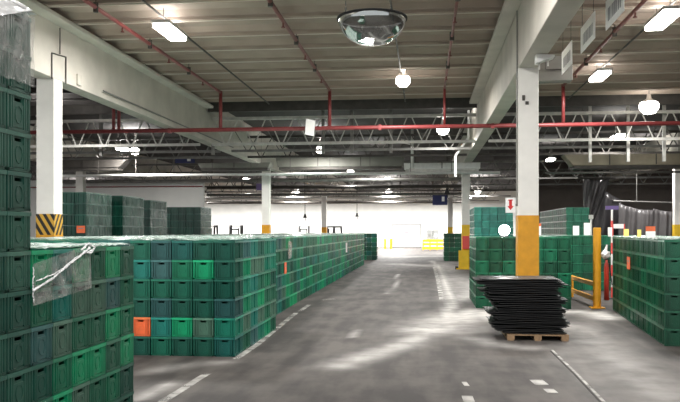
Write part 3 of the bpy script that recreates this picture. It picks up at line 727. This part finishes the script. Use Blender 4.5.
# ------------------------------------------------------------------ pile of black sheets on a pallet
pp = onfloor(538, 341); pw, pdp = 1.0, 1.0
e = empty('pallet', (pp.x, pp.y+.5, 0)); tag(e, 'wooden pallet under the pile of black sheets', 'pallet')
for s in (-1, 0, 1):
    MB().box(s*.44-.05, s*.44+.05, -.5, .5, 0, .018).build('bottom_board', 'wood', e)
    for t in (-1, 0, 1): MB().box(s*.44-.06, s*.44+.06, t*.44-.06, t*.44+.06, .018, .085).build('block', 'wood', e)
for k in range(7): y = -.45+k*.15; MB().box(-.5, .5, y-.05, y+.05, .085, .105).build('top_board', 'wood', e)
N = 30; z = .107
def pxw(px, d): return (px-538)/F*d
prof = [(0, 506, 566), (.12, 498, 566), (.25, 499, 564), (.4, 493, 565), (.55, 495, 563), (.7, 489, 563), (.85, 486, 562), (.95, 481, 565), (1, 487, 563)]
random.seed(21)
for k in range(N):
    t = k/(N-1)
    for a, b in zip(prof[:-1], prof[1:]):
        if a[0] <= t <= b[0]: f = (t-a[0])/(b[0]-a[0]); l_ = a[1]+(b[1]-a[1])*f; r_ = a[2]+(b[2]-a[2])*f; break
    if k % 4 == 0: cl_, cr_ = random.uniform(-3, 3), random.uniform(-3, 2)
    l_ += cl_+random.uniform(-7, 4); r_ += cr_+random.uniform(-4, 5)
    if k == N-4: l_ = 479
    d = 12.84
    x0, x1 = pxw(l_, d), pxw(r_, d); dp = random.uniform(.46, .52); oy = random.uniform(-.05, .03)
    nxg, nyg = 12, 5; vs = []; th = .012
    ph = random.uniform(0, 6)
    cl = random.uniform(-.01, .012); cr = random.uniform(-.008, .012)
    for zz in (0, th):
        for j in range(nyg+1):
            for i in range(nxg+1):
                u, v = i/nxg*2-1, j/nyg*2-1
                edge = (max(0, -u)**4)*cl*1.5 + (max(0, u)**4)*cr
                vs.append(((x0+x1)/2+u*(x1-x0)/2 + .012*math.sin(v*5+ph), oy+v*dp+.01*math.sin(u*6+ph), zz + max(-.004, min(.009, edge)) + .003*math.sin(u*4+ph)))
    n1 = nxg+1; o1 = n1*(nyg+1); fs = []
    for j in range(nyg):
        for i in range(nxg): a = j*n1+i; fs += [(a, a+n1, a+n1+1, a+1), (o1+a, o1+a+1, o1+a+n1+1, o1+a+n1)]
    for i in range(nxg): fs += [(i, i+1, o1+i+1, o1+i)]; q = nyg*n1+i; fs += [(q, o1+q, o1+q+1, q+1)]
    for j in range(nyg): a = j*n1; fs += [(a, o1+a, o1+a+n1, a+n1)]; a = j*n1+nxg; fs += [(a, a+n1, o1+a+n1, o1+a)]
    me = bpy.data.meshes.new('plastic_sheet'); me.from_pydata(vs, [], fs); me.update(); me.materials.append(MATS['black_plastic'])
    o = bpy.data.objects.new('plastic_sheet', me); COL.objects.link(o); o.location = (pp.x, pp.y+.5, z+.008)
    lb = 'topmost black plastic sheet of the leaning pile on the pallet' if k == N-1 else 'black plastic sheet, %s from the top of the leaning pile' % ordw(N-k)
    tag(o, lb, 'plastic sheet', 'black sheets piled on the pallet')
    z += (.925)/N

# ------------------------------------------------------------------ right side furniture
p = onfloor(597, 308)
e = empty('bollard', (p.x, p.y, 0)); tag(e, 'tall yellow steel guard post beside the right crate stack', 'bollard')
MB().tube((0,0,.02), (0,0,1.88), .092, 16).build('post', 'yellow_paint', e, smooth=False); MB().tube((0,0,1.88), (0,0,1.9), .092, 16, .08).build('cap', 'yellow_paint', e); MB().box(-.16,.16,-.16,.16,0,.02).build('base_plate', 'yellow_paint', e)
q = onfloor(570.5, 297)
e = empty('guard_rail', (q.x, q.y, 0)); tag(e, 'low yellow guard rail running back from the tall yellow post', 'barrier')
dv = Vector((p.x-q.x, p.y-q.y, 0)); dv = dv*(1-.16/dv.length)
MB().box(-.07,.07,-.07,.07,0,.58).build('post', 'yellow_paint', e, bevel=.01); MB().bar((0,0,.55), (dv.x,dv.y,.55), .08, .1).build('top_rail', 'yellow_paint', e); MB().bar((0,0,.2), (dv.x,dv.y,.2), .08, .1).build('lower_rail', 'yellow_paint', e)
# sign post behind the pile
p = onfloor(565, 299)
e = empty('sign_post', (p.x, p.y, 0)); tag(e, 'short black post with small brown sign beside guard rail', 'sign post')
MB().box(-.035,.035,-.035,.035,0,.85).build('post', 'rubber', e); MB().box(-.08,.08,-.045,-.03,.86,1.08).build('board', 'brown_pipe', e); MB().box(-.12,.12,-.12,.12,0,.03).build('base', 'rubber', e)
# red hose cabinet post and white bag between post and stack
p = onfloor(606.5, 300)
e = empty('fire_extinguisher', (p.x, p.y, 0)); tag(e, 'orange red extinguisher cylinder standing between yellow post and crates', 'extinguisher')
MB().lathe([(0,0), (.065,0), (.065,.85), (.05,.95), (.03,1.0), (.03,1.06), (0,1.06)], n=16).build('cylinder', 'red_plastic', e, smooth=True); MB().box(-.06,.06,-.02,.02,1.05,1.1).build('valve', 'steel_dark', e); MB().tube((.05,-.03,1.08), (.13,-.05,.4), .015, 6).build('hose', 'rubber', e)
e2 = empty('white_bag', (p.x-.02, p.y-.02, 1.1)); tag(e2, 'crumpled white plastic bag hung over the red extinguisher', 'bag')
bm = bmesh.new(); bmesh.ops.create_icosphere(bm, subdivisions=3, radius=.15)
for v in bm.verts: f = 1+.22*math.sin(v.co.x*31)*math.cos(v.co.z*27+v.co.y*19); v.co = Vector((v.co.x*f*.8, v.co.y*f*.7, v.co.z*f*.75+.1))
me = bpy.data.meshes.new('sack'); bm.to_mesh(me); bm.free(); me.materials.append(MATS['white_bag']); inst('sack', me, e2)
MB().tube((0,0,.2), (.03,0,.36), .045, 8, .02).build('tied_neck', 'white_bag', e2)
p = atd(612, 250, 21)
e = empty('sign_post', (p.x, p.y, 0)); tag(e, 'tall thin red and white pole with flat violet sign', 'sign post')
for k in range(8): MB().tube((0,0,k*.3), (0,0,(k+1)*.3), .03, 8).build('pole_segment', 'coral' if k % 2 == 0 else 'white_paint', e)
MB().box(-.17,.17,-.02,.02,2.4,2.5).build('sign_board', 'violet', e); MB().box(-.14,.14,-.14,.14,0,.02).build('base_plate', 'steel_dark', e)
p = atd(591, 215, 27.9)
e = empty('sign_post', (p.x, p.y, 1.68)); tag(e, 'white pole with bracket standing by the gathered grey drape', 'pole')
e.location.z = 0
MB().tube((0,0,0), (0,0,2.25), .035, 8).build('pole', 'white_paint', e); MB().box(-.07,.07,-.07,.07,2.25,2.4).build('head', 'steel_light', e)
# upright paper tags stuck in crate tops
def topz(px, pyb): return aty(px, pyb, 20)
for px0, px1, py0, py1, d, m_, lb in ((537,541,229,238,24.3,'paper','white card standing on crates right beside orange-based column'), (573,579,229,238.4,24.3,'paper','white card standing on crates under the tall wrapped stack'), (584,590,226,238.4,24.3,'paper','white card standing on crates left of the tall yellow post'),
        (608,612,229,238.2,18.6,'paper','white card standing on crates beside the red and white pole'), (624,628.5,230,238,16.8,'yellow_paper','pale yellow card on the stack beside the yellow post'), (637.5,641,230.5,238.5,15.6,'yellow_paper','second pale yellow card on the stack beside the yellow post'), (646,655,233,240,14.2,'paper','wide white card with orange top on the yellow post stack'), (613.5,623.5,224,228.4,19.4,'paper','raised white card with coral edge above the crates')):
    c = atd((px0+px1)/2, HOR, d); wd = (px1-px0)/F*d; hh = (py1-py0)/F*d; zb = 6*H+.008
    zb = max(zb, EYE+(HOR-py1)/F*d-.0)
    e = empty('paper_card', (c.x, c.y, 6*H+.008)); tag(e, lb, 'card'); dz = zb-(6*H+.008)
    MB().box(-wd/2, wd/2, -.012, .012, dz, dz+hh).build('card', m_, e)
    if 'orange' in lb: MB().box(-wd/2, wd/2, -.013, .013, dz+hh, dz+hh+.09).build('orange_top', 'orange_card', e)
    if 'coral' in lb: MB().box(-wd/2-.03, -wd/2, -.013, .013, 0, dz+hh).build('coral_edge', 'coral', e); MB().box(wd/2, wd/2+.03, -.013, .013, 0, dz+hh).build('coral_edge', 'coral', e)
# bright work lamp on the stack behind the column
c = atd(505, 235, 18.4)
e = empty('work_lamp', (c.x, c.y+.2, 6*H)); tag(e, 'glaring white work lamp on crates beside the orange-based column', 'lamp')
MB().box(-.1,.1,-.06,.06,0,.03).build('stand', 'rubber', e)
MB().tube((0,-.04,.16), (0,.08,.16), .14, 20, .09).build('housing', 'steel_dark', e); MB().tube((0,-.06,.16), (0,-.04,.16), .13, 20).build('lens', 'beacon_glow', e)
l = bpy.data.lights.new('lamp_light', 'AREA'); l.shape = 'DISK'; l.size = .22; l.energy = 25; lo = bpy.data.objects.new('lamp_light', l); COL.objects.link(lo); lo.parent = e; lo.location = (0,-.08,.16); lo.rotation_euler = (math.pi/2,0,0)
# red box on the far right column
c = Vector((2.05, R2-BH-.08, 0))
for px0, px1, py0, py1, d in ((460, 470, 236, 249, 37),):
    a = aty(465.5, 236, c.y); b_ = aty(465.5, 249, c.y)
    e = empty('call_box', (c.x, c.y, b_.z)); tag(e, 'coral red box fixed on the yellow based aisle column', 'box')
    h = a.z-b_.z; MB().box(-.23,.23,-.07,.07,0,h).build('case', 'coral', e, bevel=.01); MB().box(-.17,.17,-.08,-.07,.06,h-.06).build('door', 'coral', e); MB().box(.1,.13,-.095,-.08,h*.4,h*.6).build('handle', 'rubber', e)
p = onfloor(464, 269.5)
e = empty('column_guard', (p.x, p.y+.2, 0)); tag(e, 'yellow guard with black foot before the red box column', 'barrier')
MB().box(-.24,.24,-.1,.1,.04,.9).build('panel', 'bright_yellow', e, bevel=.02); MB().box(-.36,.26,-.14,.14,0,.06).build('foot', 'bright_yellow', e); MB().box(-.40,-.27,-.1,.1,0,.14).build('rubber_stop', 'rubber', e)

# ------------------------------------------------------------------ drapes of black plastic at the right
def drape(name, poly, d, m, lb, folds, depth):
    "poly: four pixel corners TL TR BR BL at depth d"
    nu, nv = 44, 14; vs = []
    for t in (0, .02):
        for j in range(nv+1):
            for i in range(nu+1):
                u, v = i/nu, j/nv
                px = (poly[0][0]*(1-u)+poly[1][0]*u)*(1-v)+(poly[3][0]*(1-u)+poly[2][0]*u)*v; py = (poly[0][1]*(1-u)+poly[1][1]*u)*(1-v)+(poly[3][1]*(1-u)+poly[2][1]*u)*v
                q = atd(px, py, d); q.y += depth*(math.sin(u*folds*3.1+v*2.3)+.35*math.sin(u*folds*9+v*6)+.3*math.sin(v*7+u*3)) + t
                q.z -= .10*math.sin(u*math.pi)*(1-v)
                vs.append(tuple(q))
    n1 = nu+1; o1 = n1*(nv+1); fs = []
    for j in range(nv):
        for i in range(nu): a = j*n1+i; fs += [(a, a+n1, a+n1+1, a+1), (o1+a, o1+a+1, o1+a+n1+1, o1+a+n1)]
    for i in range(nu): q = nv*n1+i; fs += [(i, i+1, o1+i+1, o1+i), (q, o1+q, o1+q+1, q+1)]
    for j in range(nv): a = j*n1; fs += [(a, o1+a, o1+a+n1, a+n1)]; a = j*n1+nu; fs += [(a, a+n1, o1+a+n1, o1+a)]
    c = Vector(vs[0]); me = bpy.data.meshes.new(name); me.from_pydata([tuple(Vector(v)-c) for v in vs], [], fs); me.update(); me.materials.append(MATS[m])
    for p in me.polygons: p.use_smooth = True
    o = bpy.data.objects.new(name, me); COL.objects.link(o); o.location = c; tag(o, lb, 'curtain'); return o
drape('plastic_drape', [(583,178), (610,178), (593,226), (585,228)], 36.6, 'grey_drape', 'grey plastic curtain gathered to a narrow tail above the crates', 3, .10)
drape('plastic_drape', [(586,176), (621,200), (621,280), (586,280)], 39.5, 'black_gloss', 'flat black plastic curtain behind the gathered grey one', 2, .10)
drape('plastic_drape', [(619,203), (653,210), (655,278), (619,278)], 38.6, 'grey_drape', 'dark grey plastic curtain with sloping top edge', 4, .10)
drape('plastic_drape', [(653,208), (684,211), (684,278), (657,278)], 38.2, 'grey_drape', 'dark grey plastic curtain next to the right rear column', 3, .13)
a = atd(575, 177, 36.3); b = atd(700, 200, 36.3)
tag(MB().tube((atd(617,200,38.6).x, 40.6, 3.35), (atd(700,200,38.6).x, 40.6, 3.2), .04, 8).tube((atd(640,200,38.6).x, 40.6, 3.3), (atd(640,200,38.6).x, 40.6, ZT), .02, 6).build('curtain_rail', 'steel'), 'thin steel rail above the dark plastic curtains', 'rail')

a = atd(582, 178, 36.6); b = atd(611, 178, 36.6)
tag(MB().tube((a.x-.2, a.y, a.z), (b.x+.2, b.y, b.z), .05, 8).tube((a.x, a.y, a.z), (a.x, a.y, ZT), .02, 6).tube((b.x, b.y, b.z), (b.x, b.y, ZT), .02, 6).build('curtain_rail', 'steel_dark'), 'short dark rail holding the gathered grey curtain', 'rail')
# ------------------------------------------------------------------ back wall furniture
Yw = YB-.02
def wq(px, py): return aty(px, py, YB)
a = wq(393, 225); b = wq(420, 248)
d = struct(empty('door_1', ((a.x+b.x)/2, Yw, 0))); d['label'] = 'white double door in the bright back wall'
dw = (b.x-a.x)/2; dh = a.z
MB().box(-dw-.12, -dw, -.08, 0, 0, dh+.12).box(dw, dw+.12, -.08, 0, 0, dh+.12).box(-dw, dw, -.08, 0, dh, dh+.12).build('frame', 'cabinet_grey', d)
for s in (-1, 1):
    lf = MB().box(min(0, s*dw)+.02, max(0, s*dw)-.02, -.06, -.01, .02, dh-.02).build('door_leaf', 'wall_white', d); MB().box(s*.12-.03, s*.12+.03, -.11, -.06, 1.0, 1.25).build('handle', 'steel_dark', lf)
MB().box(-.25, .25, -.08, -.06, dh*.62, dh*.7).build('sign', 'ink_grey', d)
for px0, px1, py0, py1, m_, lb in ((427,432,230,241,'cabinet_grey','grey wall cabinet right of the back door'), (433.5,438,230,241,'cabinet_grey','grey wall cabinet with white dial by the yellow barrier'), (433,437,221,228,'paper','small framed notice over the grey wall cabinets'), (386.5,390,231.5,236.5,'ink_grey','dark round notice left of the back door')):
    a = wq(px0, py0); b = wq(px1, py1); e = empty('wall_cabinet' if 'cabinet' in lb and 'notice' not in lb else 'wall_notice', ((a.x+b.x)/2, Yw, b.z)); tag(e, lb, 'cabinet' if e.name.startswith('wall_cab') else 'notice')
    wd = (b.x-a.x)/2; h = a.z-b.z
    MB().box(-wd, wd, -.25 if 'grey wall' in lb else -.04, 0, 0, h).build('body', m_, e)
    if 'cabinet' in e.name: MB().box(-wd*.5, wd*.5, -.27, -.25, h*.35, h*.65).build('door_panel', 'paper' if 'dial' in lb else 'steel', e)
    else: MB().box(-wd*.7, wd*.7, -.05, -.04, h*.2, h*.8).build('print', 'ink_grey' if m_ == 'paper' else 'paper', e)
a = onfloor(423, 250); b = onfloor(444, 250)
e = empty('safety_barrier', (a.x, a.y, 0)); tag(e, 'yellow safety barrier in front of the grey wall cabinets', 'barrier'); wd = b.x-a.x
for k in range(4): x = wd*k/3; MB().box(x-.07, x+.07, -.07, .07, 0, .95).build('post', 'bright_yellow', e)
for z_ in (.2, .55, .9): MB().box(0, wd, -.05, .05, z_-.13, z_+.13).build('rail', 'bright_yellow', e)
for px in (385, 391):
    p = onfloor(px, 249); e = empty('bollard', (p.x, p.y, 0)); tag(e, 'small yellow bollard close to the back door frame' if px == 391 else 'small yellow bollard between the far crates and its twin by the door', 'bollard', 'yellow bollards by the back door')
    MB().tube((0,0,0), (0,0,1.0), .12, 10).build('post', 'bright_yellow', e); MB().tube((0,0,1.0), (0,0,1.06), .12, 10, .06).build('cap', 'bright_yellow', e)
# dark lamps on cords in front of the back wall
for px, py, dd in ((305,215,64), (357,214,70), (447,190,44)):
    p = atd(px, py, dd); e = empty('pendant_hook', p); tag(e, {305: 'dark pendant hook hanging beside the distant white column', 357: 'dark pendant hook hanging over the far crates', 447: 'dark pendant hook above the navy sign'}[px], 'hook')
    MB().tube((0,0,0), (0,0,ZT-p.z), .025, 6).build('cord', 'rubber', e); MB().tube((0,0,-.25), (0,0,.1), .17, 10, .06).build('block', 'rubber', e); MB().tube((0,0,-.25), (.08,0,-.5), .03, 6).build('hook', 'rubber', e)
# red pipe on the left part of the back wall
a = aty(30, 187.5, 41.8); b = aty(203, 187.5, 41.8)
tag(MB().tube((a.x, 41.7, a.z), (b.x, 41.7, a.z), .03, 8).build('wall_pipe', 'red_pipe'), 'thin red pipe along the rear wall above tall stacks', 'pipe')

# ------------------------------------------------------------------ forklifts behind the long block
def forklift(x, y, rz):
    e = empty('forklift', (x, y, 0), rz)
    MB().prism([(-.9, .3), (-.9, .95), (-.6, 1.1), (.1, .75), (.75, .75), (.75, .25), (-.6, .25)], 'x', -.5, .5).build('body', 'forklift_orange', e, bevel=.04)
    MB().box(-.25, .25, -.35, .1, .8, .92).box(-.25, .25, -.45, -.35, .85, 1.4).build('seat', 'rubber', e)
    g = MB()
    for s in (-1, 1): g.bar((s*.44, .55, .75), (s*.44, .3, 2.2), .13, .13); g.bar((s*.44, -.75, 1.0), (s*.44, -.6, 2.2), .13, .13); g.bar((s*.44, -.65, 2.2), (s*.44, .35, 2.2), .14, .16)
    for k in range(6): y_ = -.6+.18*k; g.bar((-.44, y_, 2.21), (.44, y_, 2.21), .05, .05)
    g.build('overhead_guard', 'forklift_black', e)
    mm = MB()
    for s in (-1, 1): mm.box(s*.3-.05, s*.3+.05, .8, .95, .1, 2.05)
    mm.box(-.3, .3, .82, .92, 1.9, 2.0).box(-.3, .3, .82, .92, .5, .6); mm.build('mast', 'forklift_black', e)
    for s in (-1, 1): MB().box(s*.22-.05, s*.22+.05, .95, 1.9, .08, .12).box(s*.22-.05, s*.22+.05, .95, 1.0, .08, .6).build('fork', 'steel_dark', e)
    for s in (-1, 1):
        for y_, r in ((.5, .3), (-.6, .25)): MB().tube((s*.45-.1, y_, r), (s*.45+.1, y_, r), r, 16).build('wheel', 'rubber', e)
    return e
fk = forklift(0, 0, 0)
flab = ['forklift parked behind the block, next to the tall dark stacks', 'forklift parked behind the block, left of the rear column', 'forklift parked between the two rear white columns', 'forklift parked just right of the distant column']
for k, (px, rz) in enumerate(((210, .5), (236, .35), (304, .2), (333, .9))):
    o = fk if k == 0 else copy_tree(fk); p = aty(px, HOR, 61 if k < 2 else 71)
    o.location = (p.x, p.y, 0); o.rotation_euler = (0, 0, rz); tag(o, flab[k], 'forklift', 'parked forklifts')

# ------------------------------------------------------------------ orange tags on crates
def tagcard(pt, wd, h, rz, lb):
    e = empty('orange_tag', pt, rz); tag(e, lb, 'tag'); MB().box(-wd/2, wd/2, -.004, .004, -h/2, h/2).build('card', 'orange_card', e); MB().box(-wd*.3, wd*.3, -.006, -.004, h*.1, h*.2).build('print_line', 'ink_grey', e); return e
def onface(b, px, py, out):
    nrm = -b.dv; r = ray(px, py); c = b.c + nrm*out; t = c.dot(nrm)/r.xy.dot(nrm); return CAM + r*t
t = onface(lb_, 285.5, 268, .01-STEP); tagcard(t, .30, .26, math.atan2(lb_.du.y, lb_.du.x), 'orange card on the aisle side of the long block')
t = onface(lb_, 290, 250, .01-STEP); e = empty('paper_label', t, math.atan2(lb_.du.y, lb_.du.x)); tag(e, 'pale paper label on the aisle side of the long block', 'label'); MB().box(-.25, .25, -.004, .004, -.2, .2).build('card', 'film_torn', e)
t = onface(lb_, 346.5, 247.5, .01-STEP); e = empty('paper_label', t, math.atan2(lb_.du.y, lb_.du.x)); tag(e, 'small white label far along the long block side', 'label'); MB().box(-.3, .3, -.004, .004, -.2, .2).build('card', 'paper', e)
t = onface(fb, 628.5, 263, .01); tagcard(t, .36, .25, math.atan2(fb.du.y, fb.du.x)+math.pi, 'orange card on the side of the yellow post stack')
d0 = TALL[0]; tagcard(Vector((d0[0]+.5, d0[1]-.012, EYE+(HOR-229)/F*15.5)), .22, .18, 0, 'orange card on the tall dark stack behind the striped column')
# white tape marks on crates at the long block corner
# ------------------------------------------------------------------ painted floor marks
m = bpy.data.materials.new('worn_paint'); m.use_nodes = True; nt = m.node_tree; b = nt.nodes['Principled BSDF']; b.inputs['Base Color'].default_value = lin((215,212,206))+(1,); b.inputs['Roughness'].default_value = .6
tc = nt.nodes.new('ShaderNodeTexCoord'); n = nt.nodes.new('ShaderNodeTexNoise'); n.inputs['Scale'].default_value = 2.6; n.inputs['Detail'].default_value = 7; nt.links.new(tc.outputs['Object'], n.inputs['Vector'])
mp = nt.nodes.new('ShaderNodeMapRange'); mp.inputs[1].default_value = .35; mp.inputs[2].default_value = .65; mp.inputs[3].default_value = .1; mp.inputs[4].default_value = .75; nt.links.new(n.outputs[0], mp.inputs[0]); nt.links.new(mp.outputs[0], b.inputs['Alpha']); MATS['worn_paint'] = m
def mark(pts, wd, lb, m_='worn_paint', z=.004):
    P = [onfloor(*p) for p in pts]; vs = []; fs = []
    for i, p in enumerate(P):
        t = (P[min(i+1, len(P)-1)]-P[max(i-1, 0)]).normalized(); n = Vector((-t.y, t.x, 0))
        vs += [tuple(p+n*wd/2+Vector((0,0,z))-P[0]), tuple(p-n*wd/2+Vector((0,0,z))-P[0]), tuple(p-n*wd/2-P[0]+Vector((0,0,.0005))), tuple(p+n*wd/2-P[0]+Vector((0,0,.0005)))]
    for i in range(len(P)-1):
        a = 4*i; fs += [(a, a+1, a+5, a+4), (a+1, a+2, a+6, a+5), (a+3, a, a+4, a+7)]
    fs += [(0, 3, 2, 1), (len(vs)-4, len(vs)-3, len(vs)-2, len(vs)-1)]
    me = bpy.data.meshes.new('floor_marking'); me.from_pydata(vs, [], fs); me.update(); me.materials.append(MATS[m_])
    o = bpy.data.objects.new('floor_marking', me); COL.objects.link(o); o.location = P[0]; tag(o, lb, 'floor marking'); return o
mark([(236,359), (258,344), (276,329), (296,313)], .10, 'white line hugging the foot of the long crate block')
mark([(300,311), (309,305)], .10, 'short white dash past the end of the foot line')
mark([(322,300), (334,299)], .10, 'faint white dash beside the middle of the long block')
mark([(162,402), (180,391), (200,378), (207,374)], .10, 'broken white lane line near the torn film stack')
mark([(434,266), (438,280), (442,300)], .14, 'white lane line down the far middle aisle')
mark([(536,380), (542,385)], .16, 'worn white paint blot before the black sheet pile')
mark([(548,389), (553,393)], .12, 'smaller worn white blot beside the joint line')
mark([(467,396), (470,404)], .12, 'worn white paint blot at the aisle edge')
mark([(464,382), (467,386)], .06, 'tiny white paint fleck before the aisle edge blot')
mark([(552,350), (577,374), (606,404)], .035, 'thin pale line along the floor joint')
mat('joint_dark', (44,40,38), .8); mark([(550.5,351), (574,374), (602,404)], .022, 'thin dark groove of the floor joint', 'joint_dark', .003)
print('individual crates', NIND)
